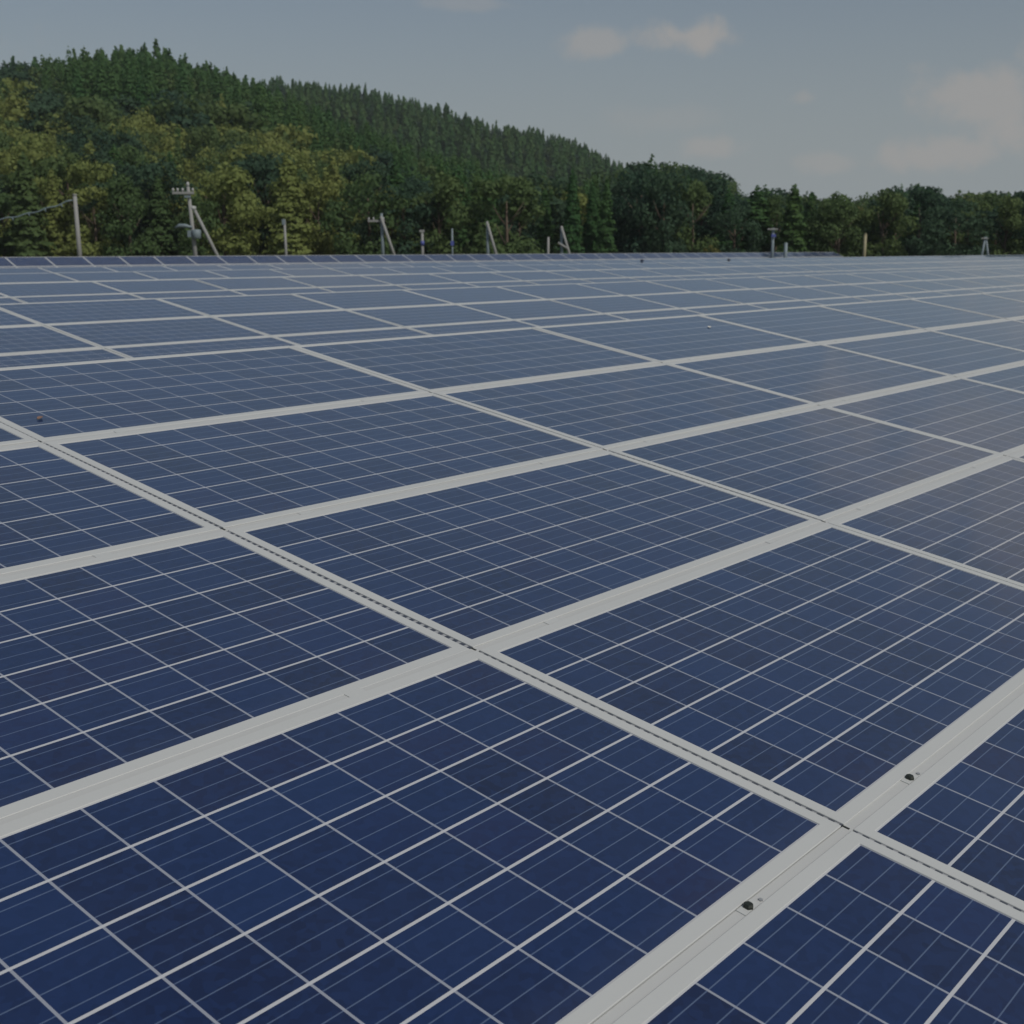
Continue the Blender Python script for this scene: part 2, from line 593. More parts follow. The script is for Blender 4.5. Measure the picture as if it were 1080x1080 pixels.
# ------------------------------------------------------------------ racks under the arrays
RACKLAB = ['galvanised steel rack with pale joint strips under the nearest solar array',
           'galvanised steel rack carrying the second solar array from the camera',
           'galvanised steel rack carrying the third solar array from the camera',
           'galvanised steel rack carrying the fourth solar array from the camera',
           'galvanised steel rack carrying the fifth, farthest low solar array']
for ai, a in enumerate(ARR + [FIFTH]):
    M0 = a.matrix(0, 0)
    base = empty('mounting_rack', Matrix.Translation(field(a.n_top - 2, a.t0, 0)))
    tag(base, RACKLAB[ai], 'mounting rack', 'steel racks under the solar arrays')
    x0, x1 = a.k0 * PITCH_A, (a.k1 + 1) * PITCH_A
    rows = a.rows

    def child(mb, name, mats):
        o = mb.obj(name, None, mats)
        o.parent = base
        o.matrix_parent_inverse = base.matrix_world.inverted()
        o.matrix_world = M0
        return o
    for r in range(rows):
        for q in (.25, .75):
            mb = MB()
            y = -(r + q) * PITCH_B
            mb.box((x0, y - .03, -.105), (x1, y + .03, -.043))
            child(mb, 'purlin', [M_STEEL])
    for k in range(a.k0, a.k1 + 2, 2):
        mb = MB()
        x = k * PITCH_A + .35
        mb.box((x - .04, -rows * PITCH_B + .15, -.205), (x + .04, -.15, -.107))
        child(mb, 'rafter', [M_STEEL])
        for rr in (.8, rows - .8):
            p = M0 @ Vector((x, -rr * PITCH_B, -.208))
            pl = M0.inverted()
            mb = MB()
            mb.tube([p + UP * -.01, Vector((p.x, p.y, -.15))], .045, 8)
            mb.v = [tuple(pl @ Vector(v)) for v in mb.v]
            child(mb, 'post', [M_STEEL])
    # pale strips closing the joints between rows
    for r in range(1, rows):
        mb = MB()
        y = -a.row(r) * PITCH_B
        mb.box((x0, y - .0106, -.034), (x1, y + .0106, -.0022))
        child(mb, 'joint_strip', [M_STRIP])
    if ai == 0:
        # dashed bars painted dark in place of the slits between panel ends
        for i in range(a.k0 + 1, a.k1 + 1):
            for r in range(rows):
                mb = MB()
                mb.box((i * PITCH_A - .0052, -a.row(r + 1) * PITCH_B + .014, -.03), (i * PITCH_A + .0052, -a.row(r) * PITCH_B - .014, -.0030))
                child(mb, 'dashed_gap_bar', [M_GAP])
                if r:
                    y = -a.row(r) * PITCH_B
                    mb = MB()
                    mb.box((i * PITCH_A - .0030, y - .004, -.0021), (i * PITCH_A + .0030, y + .0125, -.0012))  # dark bar laid on the strip for the shade of the open gap end
                    child(mb, 'slit_shade', [M_BOLT_SLIT])
        # clamps holding neighbouring rows: a small cast plate with its bolt
        for i in range(a.k0, a.k1 + 1):
            for r in range(1, rows):
                for q in (.162, .79):
                    cx, cy = (i + q) * PITCH_A, -a.row(r) * PITCH_B
                    mb = MB()
                    mb.box((cx - .026, cy - .0100, -.0030), (cx + .026, cy + .0100, -.0004))
                    cl = child(mb, 'clamp', [M_FRAME])
                    if r != 4:
                        continue
                    mb = MB()
                    mb.tube([(cx, cy, -.0008), (cx, cy, .004), (cx, cy, .0075)], [.0102, .0102, .0075], 6)
                    bo = mb.obj('bolt', None, [M_BOLT_SLIT])
                    bo.parent = cl
                    bo.matrix_world = M0
                    mb = MB()
                    mb.tube([(cx + .040, cy - .004, -.0032), (cx + .040, cy - .004, .0005)], .0045, 6)
                    bo = mb.obj('rivet', None, [M_STEEL])
                    bo.parent = cl
                    bo.matrix_world = M0

# ------------------------------------------------------------------ the steeper bank of panels farther off (past three hundred panels: one mass)
FAR = Array(55.0, CAM_Z - .425, 3, 30.39, -5, 42, R(24.5))
mbv, mbf, mbm, uvs = [], [], [], []
src_v = np.array([v.co[:] for v in ME_WHOLE.vertices])
src_uv = np.array([d.vector[:] for d in ME_WHOLE.attributes['cell_uv'].data])
src_f = [tuple(p.vertices) for p in ME_WHOLE.polygons]
src_m = [p.material_index for p in ME_WHOLE.polygons]
cnt = 0
for (A_, r, i) in [(A_, r, i) for A_ in (FAR, FIFTH) for r in range(A_.rows) for i in range(A_.k0, A_.k1 + 1)]:
    if True:
        Mx = np.array(A_.matrix(i + .5, r + .5))
        V = src_v @ Mx[:3, :3].T + Mx[:3, 3]
        k = len(mbv)
        mbv += V.tolist()
        mbf += [tuple(q + k for q in f) for f in src_f]
        mbm += src_m
        u = src_uv.copy(); u[:, 2] = cnt
        uvs += u.tolist(); cnt += 1
me = bpy.data.meshes.new('distant_panels')
me.from_pydata(mbv, [], mbf)
me.polygons.foreach_set('material_index', mbm)
add_uv_attr(me, uvs)
o = link('distant_solar_panels', me, None, [M_FRAME, M_CELL])
tag(o, 'farthest rows of solar panels, ending in a steeper dark blue bank before the trees', 'solar panels', None, 'stuff')
base = empty('mounting_rack', Matrix.Translation(field(53, FAR.t0, 0)))
tag(base, 'galvanised steel rack under the distant steep bank of solar panels', 'mounting rack', 'steel racks under the solar arrays')
M0 = FAR.matrix(0, 0)
for r in range(FAR.rows):
    mb = MB(); y = -(r + .5) * PITCH_B
    mb.box((FAR.k0 * PITCH_A, y - .03, -.105), ((FAR.k1 + 1) * PITCH_A, y + .03, -.043))
    o = mb.obj('purlin', None, [M_STEEL]); o.parent = base
    o.matrix_parent_inverse = base.matrix_world.inverted(); o.matrix_world = M0
for k in range(FAR.k0, FAR.k1 + 2, 4):
    for rr in (.6, 2.4):
        p = M0 @ Vector((k * PITCH_A + .3, -rr * PITCH_B, -.07))
        mb = MB(); mb.tube([p, Vector((p.x, p.y, -.2))], .05, 8)
        o = mb.obj('post', None, [M_STEEL]); o.parent = base
        o.matrix_parent_inverse = base.matrix_world.inverted(); o.matrix_world = Matrix.Identity(4)

# two small dark boxes fixed on the distant bank
for (px, py, lab) in ((677, 276, 'small dark box on the farthest panel rows right of the A-shaped stay pole'),
                      (768.5, 275.2, 'small dark box on the farthest panel rows near the ochre shrub')):
    s, e = ray(px, py)
    d = Vector((s, 1, e))
    # meet the plane of the bank
    t = (FIFTH.top - Vector((0, 0, CAM_Z))).dot(FIFTH.ez) / d.dot(FIFTH.ez)
    p = Vector((0, 0, CAM_Z)) + d * t
    M = Matrix.Translation(p) @ FIFTH.matrix(0, 0).to_3x3().to_4x4()
    mb = MB()
    mb.box((-.06, -.05, .004), (.06, .05, .085))
    mb.box((-.07, -.06, .086), (.07, .06, .10))
    o = mb.obj('junction_box', None, [mat_simple('dark_box_paint', (.035, .045, .08), .6)])
    bevel(o.data, .012)
    o.matrix_world = M
    tag(o, lab, 'junction box', 'dark boxes on the distant bank')

# a dry leaf and a pale scrap lying on the panels
def leaf(name, i, r, size, mat, lab, cat):
    a = ARR[0]
    mb = MB()
    n = 9
    top, und = [], []
    for k in range(n):
        t = k / (n - 1)
        w = math.sin(math.pi * t) ** .8 * size * .42 + .0008
        z = .001 + .35 * size * (t - .5) ** 2
        top.append(((t - .5) * size * 2, w, z + w * .35)); und.append(((t - .5) * size * 2, -w, z + w * .5))
    for k in range(n - 1):
        c0 = (top[k][0], 0, .0 + .35 * size * ((k / (n - 1)) - .5) ** 2)
        c1 = (top[k + 1][0], 0, .0 + .35 * size * (((k + 1) / (n - 1)) - .5) ** 2)
        mb.quad([c0, c1, top[k + 1], top[k]])
        mb.quad([und[k], und[k + 1], c1, c0])
    o = mb.obj(name, None, [mat])
    md = o.modifiers.new('thickness', 'SOLIDIFY'); md.thickness = .0012
    o.matrix_world = a.matrix(i, r) @ Matrix.Rotation(.7, 4, 'Z')
    tag(o, lab, cat)


leaf('fallen_leaf', .076, 4 - 3.259, .02, M_LEAF, 'small curled brown leaf lying on a panel beside the dashed seam', 'leaf')
leaf('bleached_leaf', 2.794, 4 - 3.632, .026, M_PALE, 'small pale leaf lying on a panel in the top row of nearest array', 'leaf')

# ------------------------------------------------------------------ ground and hills
RIDGE_N = [(-500, 150), (-250, 130), (-100, 92), (0, 75), (14, 68), (26, 58), (60, 59), (92, 51), (120, 51), (128, 46), (140, 52), (158, 48), (176, 43),
           (186, 54), (200, 60), (232, 68), (262, 79), (300, 96), (360, 122), (420, 148), (480, 163), (540, 178), (600, 186), (640, 186),
           (662, 176), (684, 167), (700, 172), (735, 172), (748, 180), (765, 187), (782, 201), (795, 208), (806, 198), (822, 196), (845, 201),
           (862, 208), (880, 213), (905, 211), (925, 203), (945, 199), (975, 199), (1000, 204), (1030, 205), (1040, 199), (1064, 205), (1080, 201),
           (1200, 196), (1400, 205), (1700, 215)]
DEPTH_N = [(-500, 300), (0, 330), (180, 350), (300, 335), (480, 300), (600, 270), (700, 235), (800, 225), (1080, 215), (1700, 210)]
RIDGE_B = [(-500, 200), (100, 130), (200, 95), (250, 88), (270, 86), (310, 80), (325, 86), (335, 83), (352, 88), (383, 88), (400, 95), (440, 105), (468, 109), (490, 118),
           (540, 132), (570, 136), (600, 144), (617, 152), (640, 165), (700, 190), (760, 212), (1080, 235), (1700, 240)]
D_BACK = 620.0
BASE_D = 122.0
CAN_N, CAN_B = 14.5, 15.0      # canopy height above ground at the ridge


def px_of(s):                   # azimuth tangent X/Y -> column in the photograph (near the skyline)
    return 540 + 1330 * s * (math.cos(PITCH) + .28 * math.sin(PITCH))


def z_for(px, py, D, sub):
    e = np.array([ray(a, b)[1] for a, b in zip(np.atleast_1d(px), np.atleast_1d(py))])
    return CAM_Z + e * D - sub


SS = np.linspace(-1.0, 1.0, 801)
PX = px_of(SS)
_rn = np.interp(PX, *zip(*RIDGE_N)); _rb = np.interp(PX, *zip(*RIDGE_B)); _dn = np.interp(PX, *zip(*DEPTH_N))
k_ = np.ones(9) / 9
_rns = np.convolve(np.pad(_rn, 4, mode='edge'), k_, 'valid')
_rbs = np.convolve(np.pad(_rb, 4, mode='edge'), k_, 'valid')
ZN = np.array([z_for(p, y, d, np.interp(p, [0, 70, 600, 680], [10, CAN_N, CAN_N, 9.0]))[0] for p, y, d in zip(PX, _rns, _dn)])
ZB = np.array([z_for(p, y, D_BACK, CAN_B)[0] for p, y in zip(PX, _rbs)])


def smooth(t):
    t = np.clip(t, 0, 1)
    return t * t * (3 - 2 * t)


def ground_z(s, Y):
    zn, zb, dn = np.interp(s, SS, ZN), np.interp(s, SS, ZB), np.interp(s, SS, _dn)
    t = np.clip((Y - BASE_D) / (dn - BASE_D), 0, 1)
    near = zn * (0.35 * smooth(t) + 0.65 * t)
    over = np.clip((Y - dn) / 150.0, 0, 1)
    near = np.where(Y > dn, zn * (1 - smooth(over)) - 4 * smooth(over), near)
    back = zb * smooth((Y - 420) / (D_BACK - 420))
    back = np.where(Y > D_BACK, zb * (1 - .8 * smooth((Y - D_BACK) / 500)), back)
    rough = .5 * np.sin(s * 60 + Y * .11) * np.clip((Y - 130) / 40, 0, 1)
    return np.maximum(near, np.where(back > .2, back, -9)) + rough


# flat site ground: one sheet to the horizon
mb = MB()
mb.quad([(-4000, -4000, 0), (4000, -4000, 0), (4000, 5000, 0), (-4000, 5000, 0)])
o = mb.obj('ground', None, [M_GROUND]); tag(o, None, None, None, 'structure')
# wooded hills
sv = np.linspace(-.95, .95, 190); yv = np.concatenate([np.linspace(118, 420, 70), np.linspace(430, 1200, 50)])
S, Y = np.meshgrid(sv, yv)
Z = ground_z(S, Y) - .05
Z[0, :] = -1.0
V = np.stack([S * Y, Y, Z], -1).reshape(-1, 3)
nx, ny = len(sv), len(yv)
F = [(j * nx + i, j * nx + i + 1, (j + 1) * nx + i + 1, (j + 1) * nx + i) for j in range(ny - 1) for i in range(nx - 1)]
me = bpy.data.meshes.new('hills'); me.from_pydata(V.tolist(), [], F); me.polygons.foreach_set('use_smooth', [True] * len(F))
o = link('hills', me, None, [M_GROUND]); tag(o, None, None, None, 'structure')

# ------------------------------------------------------------------ trees
def quads_to_mesh(name, V, mats, midx=None, tint=None):
    """V: (N,4,3)"""
    n = len(V)
    me = bpy.data.meshes.new(name)
    me.vertices.add(n * 4); me.vertices.foreach_set('co', V.astype(np.float32).ravel())
    me.loops.add(n * 4); me.loops.foreach_set('vertex_index', np.arange(n * 4, dtype=np.int32))
    me.polygons.add(n); me.polygons.foreach_set('loop_start', np.arange(0, n * 4, 4, dtype=np.int32))
    if midx is not None:
        me.polygons.foreach_set('material_index', midx.astype(np.int32))
    for m in mats:
        me.materials.append(m)
    if tint is not None:
        a = me.attributes.new('tint', 'FLOAT', 'POINT')
        a.data.foreach_set('value', np.repeat(tint, 4).astype(np.float32))
    me.update(calc_edges=True)
    return me


def leaf_quads(C, N, size, g, aspect=1.35):
    """quads centred on C facing roughly N"""
    n = len(C)
    N = N + g.normal(0, .45, (n, 3)); N /= np.linalg.norm(N, axis=1, keepdims=True)
    ref = g.normal(0, 1, (n, 3))
    U = np.cross(N, ref); U /= np.linalg.norm(U, axis=1, keepdims=True)
    W = np.cross(N, U)
    sz = size * g.uniform(.6, 1.35, (n, 1))
    U = U * sz * .5 * aspect; W = W * sz * .5
    q = np.stack([C - U * 1.0 - W * .25, C + U * .15 - W, C + U + W * .25, C - U * .1 + W], 1)
    return q


def broadleaf(seed, n, leafsize, h=1.0, r=.36, lobes=17):
    """unit-height broadleaf crown made of leaf clumps; returns quads"""
    g = np.random.default_rng(seed)
    cs, rs = [], []
    for k in range(lobes):
        z = g.uniform(.07, .86)
        prof = math.sqrt(max(.06, 1 - ((z - .47) / .52) ** 2))
        a = g.uniform(0, 2 * math.pi); rr = r * prof * g.uniform(.35, .92)
        cs.append((rr * math.cos(a), rr * math.sin(a), z)); rs.append(g.uniform(.10, .19))
    for k in range(6):
        a = k * 1.047 + g.uniform(-.3, .3)
        cs.append((r * .62 * math.cos(a), r * .62 * math.sin(a), g.uniform(.07, .2))); rs.append(g.uniform(.12, .17))
    cs.append((g.uniform(-.05, .05), g.uniform(-.05, .05), .88)); rs.append(.12)
    cs, rs = np.array(cs), np.array(rs)
    w = rs ** 2 / (rs ** 2).sum()
    idx = g.choice(len(cs), n, p=w)
    d = g.normal(0, 1, (n, 3)); d[:, 2] = d[:, 2] * .85 + .25; d /= np.linalg.norm(d, axis=1, keepdims=True)
    rad = rs[idx] * g.uniform(.62, 1.08, n)
    C = cs[idx] + d * rad[:, None] * np.array([1, 1, .8])
    return leaf_quads(C, d, leafsize, g)


def cedar(seed, n, leafsize, r=.15):
    g = np.random.default_rng(seed)
    z = 1 - g.uniform(0, 1, n) ** .62 * .92
    lay = np.round(z * 22) / 22 + g.normal(0, .008, n)
    R_ = r * np.clip((1.03 - lay), 0, 1) ** .58 * (1 + .18 * np.sin(lay * 61 + seed))
    a = g.uniform(0, 2 * np.pi, n)
    lump = 1 + .22 * np.sin(a * 3 + lay * 23 + seed) + .12 * np.sin(a * 7 - lay * 51)
    rr = R_ * lump * g.uniform(.45, 1.0, n) ** .5
    C = np.stack([rr * np.cos(a), rr * np.sin(a), np.clip(lay - rr * .22, .03, 1.0)], 1)
    N = np.stack([np.cos(a), np.sin(a), np.full(n, .55)], 1); N /= np.linalg.norm(N, axis=1, keepdims=True)
    q = leaf_quads(C, N, leafsize, g, 1.5)
    tipn = 14
    C2 = np.stack([g.normal(0, .006, tipn), g.normal(0, .006, tipn), g.uniform(.93, 1.03, tipn)], 1)
    return np.concatenate([q, leaf_quads(C2, np.tile([1., 0, 0], (tipn, 1)), leafsize * .6, g, 1.6)])


def trunk_mesh(seed, cedar_kind):
    rd = random.Random(seed)
    mb = MB()
    if cedar_kind:
        mb.tube([(0, 0, -.06), (0, 0, .05), (.003, 0, .5), (0, 0, .97)], [.020, .015, .010, .002], 6)
    else:
        mb.tube([(0, 0, -.06), (.005, 0, .08), (.01, -.01, .35), (0, 0, .7)], [.03, .022, .016, .006], 6)
        for k in range(5):
            a = rd.uniform(0, 6.28); z = rd.uniform(.22, .5); L = rd.uniform(.16, .27)
            mb.tube([(0, 0, z), (math.cos(a) * L * .5, math.sin(a) * L * .5, z + .1), (math.cos(a) * L, math.sin(a) * L, z + .24)],
                    [.010, .007, .002], 5)
    return mb.mesh('trunk', True)


NB_HI = [broadleaf(10 + k, 3600, .033, r=.36 + .03 * (k % 3)) for k in range(5)]
NB_LO = [broadleaf(30 + k, 1200, .050, r=.38, lobes=15) for k in range(5)]
CE_HI = [cedar(50 + k, 3000, .027, .135 + .012 * k) for k in range(4)]
CE_LO = [cedar(70 + k, 400, .062, .14 + .012 * k) for k in range(4)]

hi_mesh = {}
for k, q in enumerate(NB_HI):
    me = quads_to_mesh('leafy_crown', q, [M_GREEN], None, np.zeros(len(q))); hi_mesh['b', k] = me
for k, q in enumerate(CE_HI):
    me = quads_to_mesh('conifer_crown', q, [M_CEDAR], None, np.zeros(len(q))); hi_mesh['c', k] = me
TR_B = [trunk_mesh(k, False) for k in range(2)]
TR_C = [trunk_mesh(9, True)]
for m in TR_B + TR_C:
    m.materials.append(M_BARK)

# -- where trees stand
trees = []       # s, Y, z, H, species, material index, px, py of crown centre


def hash_noise(x, y):
    return .5 + .25 * (math.sin(x * .021 + 1.3) * math.cos(y * .034 + .4) + math.sin(x * .047 - y * .05 + 2.1) * .9 + math.sin(x * .11 + y * .09) * .5)


g = np.random.default_rng(3)
Yc = BASE_D + 2
while Yc < 660:
    sp = 5.0 if Yc < 170 else (4.6 if Yc < 390 else 6.5)
    if 400 < Yc < 500:
        Yc += 10; continue
    smax = .64 if Yc < 400 else .55
    nS = int(2 * smax * Yc / sp)
    for k in range(nS):
        s = -smax + 2 * smax * (k + .5 + g.uniform(-.4, .4)) / nS
        Y_ = Yc + g.uniform(-.42, .42) * sp
        px = px_of(s)
        dn = float(np.interp(s, SS, _dn))
        if Yc < 400 and Y_ > dn + 14:
            continue
        if Yc > 500 and not (150 < px < 800):
            continue
        z = float(ground_z(np.array(s), np.array(Y_)))
        trees.append([s, Y_, z, px])
    Yc += sp * .92
T = np.array(trees)
# keep only trees the place shows from about here (not behind a nearer crest)
keep = np.ones(len(T), bool)
for k, (s, Y_, z, px) in enumerate(T):
    if Y_ > 160:
        yy = np.linspace(BASE_D, Y_ - 6, 40)
        zz = ground_z(np.full(40, s), yy) + 8.0
        if ((zz - CAM_Z) / yy).max() > (z + 16 - CAM_Z) / Y_ + .002:
            keep[k] = False
T = T[keep]
print('trees', len(T))


def pick(px, py, Y_, rnd):
    """species and foliage by where on the hill it grows"""
    hn = hash_noise(px, py)
    if Y_ > 480:
        return ('c', 3) if rnd < .72 else ('b', 2 if rnd < .9 else 1)
    if px < 640:
        # boundary between planted cedar above and mixed broadleaf below
        bound = np.interp(px, [-300, 0, 60, 120, 200, 300, 340, 420, 470, 520, 640], [140, 104, 122, 132, 130, 140, 172, 206, 222, 226, 215])
        bound += (hn - .5) * 46
        if py < bound:
            return ('c', 3) if rnd < .80 else (('b', 1) if rnd < .92 else ('b', 2))
        if rnd > .84:
            return ('c', 0 if hn > .42 and px < 440 else (1 if rnd < .94 else 3))
        if hn < .36:
            return ('b', 2) if rnd < .7 else ('b', 1)
        if px < 440:
            return ('b', 0) if rnd < .66 else (('b', 1) if rnd < .92 else ('b', 4))
        return ('b', 1) if rnd < .45 else (('b', 0) if rnd < .68 else ('b', 2))
    if hn > .62 and py > 215:
        return ('b', 1) if rnd < .55 else (('b', 4) if rnd < .75 else ('b', 0))
    if rnd < .16:
        return ('c', 3)
    return ('b', 2) if rnd < .82 else ('b', 1)


recs = []
for (s, Y_, z, px) in T:
    rnd = g.uniform()
    q = project((s * Y_, Y_, z + 6))
    px, py = q
    sp, mi = pick(px, py, Y_, rnd)
    if sp == 'c':
        H = g.uniform(13, 18.5) if Y_ < 480 else g.uniform(14, 19)
        if Y_ < 215 and px < 640:
            H *= .56
        elif mi != 3:
            H *= .72
        wid = H * g.uniform(.66, 1.05) * (1.2 if Y_ < 215 else 1)
    else:
        H = g.uniform(6.5, 10.5) if Y_ < 200 else g.uniform(8, 12)
        wid = H * g.uniform(.78, 1.2)
    # no tree stands taller than the skyline of the photograph at its place
    ry = np.interp(px_of(s), *zip(*(RIDGE_B if Y_ > 480 else RIDGE_N)))
    hmax = (CAM_Z + ray(540, ry)[1] * Y_ - z) * g.uniform(.76, 1.0) + g.uniform(-.2, 1.3)
    if hmax < 3.0:
        continue
    if H > hmax:
        wid *= max(.75, hmax / H); H = hmax
    recs.append(dict(s=s, Y=Y_, z=z, H=H, W=wid, sp=sp, mi=mi, px=px, py=py, rot=g.uniform(0, 6.28), k=int(g.integers(0, 1000)), tint=g.uniform()))

# biggest in the picture become trees of their own
for r_ in recs:
    r_['size'] = (r_['H'] * (r_['W'] if r_['sp'] == 'b' else r_['W'] * .45)) / r_['Y'] ** 2 if -30 < r_['px'] < 1110 else 0
order = sorted(range(len(recs)), key=lambda k: (recs[k]['Y'] > 150, -recs[k]['size']))
N_OWN = 200
own = [recs[k] for k in order[:N_OWN] if recs[k]['size'] > 0]
ownid = {id(r_) for r_ in own}
LAND = [(-400, 'the frame edge'), (83, 'the plain concrete pole with a cable'), (206, 'the pole with two crossarms'), (300, 'the thin bare pole'),
        (405, 'the pole with a white stay'), (446, 'the short post with a blue band'), (477, 'the thin bluish post'),
        (517, 'the leaning white stay'), (594, 'the A-shaped stay pole'), (815, 'the grey pole'), (912, 'the yellow post'), (1040, 'the small A-frame pole')]
COLN = {0: 'olive-gold', 1: 'mid-green', 2: 'dark green', 3: 'green', 4: 'rust-tinged'}
own.sort(key=lambda r_: r_['px'])
buckets = {}
for r_ in own:
    lm = min(LAND[1:], key=lambda L: abs(L[0] - r_['px']))
    side = 'left' if r_['px'] < lm[0] else 'right'
    r_['lm'], r_['side'] = lm, side
    buckets.setdefault((lm[1], side, r_['sp'], r_['mi']), []).append(r_)
for key, lst in buckets.items():
    lst.sort(key=lambda r_: abs(r_['px'] - r_['lm'][0]))
    for n_, r_ in enumerate(lst):
        kind = 'conical cedar' if key[2] == 'c' else 'bushy tree'
        r_['label'] = f"{COLN[key[3]]} {kind}, {ordinal(n_ + 1)} of its kind to the {key[1]} of {key[0]}" if False else \
            f"{COLN[key[3]]} {kind}, {ordinal(n_ + 1)} such one {key[1]} of {key[0]}" if False else \
            f"{COLN[key[3]]} {kind}, {ordinal(n_ + 1)} such tree {key[1]} of {key[0]}"
for r_ in own:
    key = (r_['lm'][1], r_['side'])
    kind = 'conical cedar' if r_['sp'] == 'c' else 'bushy tree'
    lst = buckets[(r_['lm'][1], r_['side'], r_['sp'], r_['mi'])]
    n_ = lst.index(r_) + 1
    r_['label'] = f"{COLN[r_['mi']]} {kind}, {ordinal(n_)} to the {r_['side']} of {r_['lm'][1]}"
    M = Matrix.Translation((r_['s'] * r_['Y'], r_['Y'], r_['z'])) @ Matrix.Rotation(r_['rot'], 4, 'Z')
    nm = 'cedar_tree' if r_['sp'] == 'c' else 'broadleaf_tree'
    root = empty(nm, M)
    tag(root, r_['label'], 'tree', 'cedars at the wood edge' if r_['sp'] == 'c' else 'broadleaf trees along the foot of the hill')
    me = hi_mesh[r_['sp'], r_['k'] % (4 if r_['sp'] == 'c' else 5)]
    c = bpy.data.objects.new('crown', me); COL.objects.link(c); c.parent = root
    c.scale = (r_['W'], r_['W'], r_['H'])
    c.material_slots[0].link = 'OBJECT'; c.material_slots[0].material = FOL[r_['mi']]
    tm = TR_C[0] if r_['sp'] == 'c' else TR_B[r_['k'] % 2]
    c = bpy.data.objects.new('trunk', tm); COL.objects.link(c); c.parent = root
    c.scale = (r_['H'], r_['H'], r_['H'])

# the rest of the wood, as one mass
Vs, Ms, Ts = [], [], []
for r_ in recs:
    if id(r_) in ownid:
        continue
    if r_['sp'] == 'c':
        q = CE_LO[r_['k'] % 4]
        if r_['Y'] < 300:
            q = CE_HI[r_['k'] % 4][::2] if r_['Y'] < 200 else CE_HI[r_['k'] % 4][::3]
    else:
        q = NB_LO[r_['k'] % 5]
        if r_['Y'] < 200:
            q = NB_HI[r_['k'] % 5][::2] 
    ca, sa = math.cos(r_['rot']), math.sin(r_['rot'])
    A = np.array([[ca * r_['W'], -sa * r_['W'], 0], [sa * r_['W'], ca * r_['W'], 0], [0, 0, r_['H']]])
    Vs.append(q @ A.T + np.array([r_['s'] * r_['Y'], r_['Y'], r_['z'] - .2]))
    Ms.append(np.full(len(q), r_['mi'])); Ts.append(np.full(len(q), r_['tint']))
Vs = np.concatenate(Vs); Ms = np.concatenate(Ms); Ts = np.concatenate(Ts)
print('forest quads', len(Vs), 'own trees', len(own))
me = quads_to_mesh('wooded_hillside', Vs, FOL, Ms, Ts)
o = link('wooded_hillside', me)
tag(o, 'dense wood of cedars and broadleaf trees covering the hills', 'forest', None, 'stuff')

# ------------------------------------------------------------------ damp air
mb = MB(); mb.box((-900, -150, -12), (900, 1300, 150))
m_, n_, l_, b_ = new_mat('damp_air')
pv = n_.new('ShaderNodeVolumePrincipled')
pv.inputs['Color'].default_value = (.86, .92, 1, 1)
pv.inputs['Density'].default_value = HAZE
n_.remove(b_)
l_.new(pv.outputs[0], n_['Material Output'].inputs['Volume'])
o = mb.obj('haze', None, [m_])
tag(o, None, None, None, 'stuff')

# ------------------------------------------------------------------ poles at the foot of the hill
def ground_at(px, depth):
    s, _ = ray(px, 255)
    return Vector((s * depth, depth, 0.0))


def z_at(py, depth):
    return CAM_Z + ray(540, py)[1] * depth


POLEG = 'utility poles along the foot of the hill'


def pole_root(name, px, depth, label, cat='utility pole', group=POLEG):
    r_ = empty(name, Matrix.Translation(ground_at(px, depth)))
    tag(r_, label, cat, group)
    return r_


def seg(root, name, pts, rad, mat, n=10):
    mb = MB(); mb.tube(pts, rad, n)
    return mb.obj(name, root, [mat], True)


def sq(root, name, a, b, mat):
    mb = MB(); mb.box(a, b)
    o_ = mb.obj(name, root, [mat]); bevel(o_.data, .01)
    return o_


# plain pole with the cable
D = 84.0; u = D / 1330
P1 = pole_root('utility_pole', 83.5, D, 'plain pale concrete pole on the left with a drooping cable', group=POLEG)
zt = z_at(206, D)
seg(P1, 'shaft', [(.0, 0, -.3), (-.08, 0, zt)], [.165, .12], M_CONC)
seg(P1, 'pole_cap', [(-.08, 0, zt), (-.08, 0, zt + .08)], [.16, .12], M_CONC)
seg(P1, 'cable_bracket', [(-.30, 0, zt - .32), (.06, 0, zt - .32)], .05, M_BLUEGREY)
p0 = ground_at(83.5, D) + Vector((-.28, 0, zt - .3))
mb = MB(); pts = []
for k in range(30):
    t = k / 29
    e = ground_at(-90, D) + Vector((0, 0, z_at(236, D)))
    p = p0.lerp(e, t); p.z -= 1.1 * 4 * t * (1 - t) * .5
    p.z += .05 * math.sin(k * 1.7)
    pts.append(p)
mb.tube(pts, .05, 6)
for k in range(2, 29, 3):
    mb.tube([pts[k] + Vector((0, 0, .02)), pts[k] + Vector((.05, 0, -.20))], .055, 5)
o = mb.obj('overhead_cable', None, [M_CABLE], True)
tag(o, 'thick bluish bundled cable drooping from the plain pole towards the frame edge', 'cable')

# main pole with crossarms, transformer and stay
P2 = pole_root('utility_pole', 206, 86.0, 'tall concrete pole with crossarms, a grey transformer and a slanting stay', group=POLEG)
D = 86.0; u = D / 1330 / .99
zt = z_at(192, D)
seg(P2, 'shaft', [(.06, 0, -.3), (-.30, 0, z_at(197, D))], [.165, .105], M_CONC)
seg(P2, 'top_insulator', [(-.31, 0, z_at(197, D)), (-.31, 0, z_at(194.5, D)), (-.31, 0, zt)], [.06, .11, .07], M_WHITEP, 8)
zc = z_at(203.5, D)
sq(P2, 'crossarm', (-1.30, -.26, zc - .09), (.12, -.15, zc + .07), M_CONC)
for xx in (-1.25, -.95, -.62, .05):
    seg(P2, 'insulator', [(xx, -.2, zc + .07), (xx, -.2, zc + .2), (xx, -.2, zc + .3)], [.05, .085, .05], M_WHITEP, 8)
sq(P2, 'arm_brace', (-.52, -.3, zc - .32), (-.12, -.16, zc - .18), M_BLUEGREY)
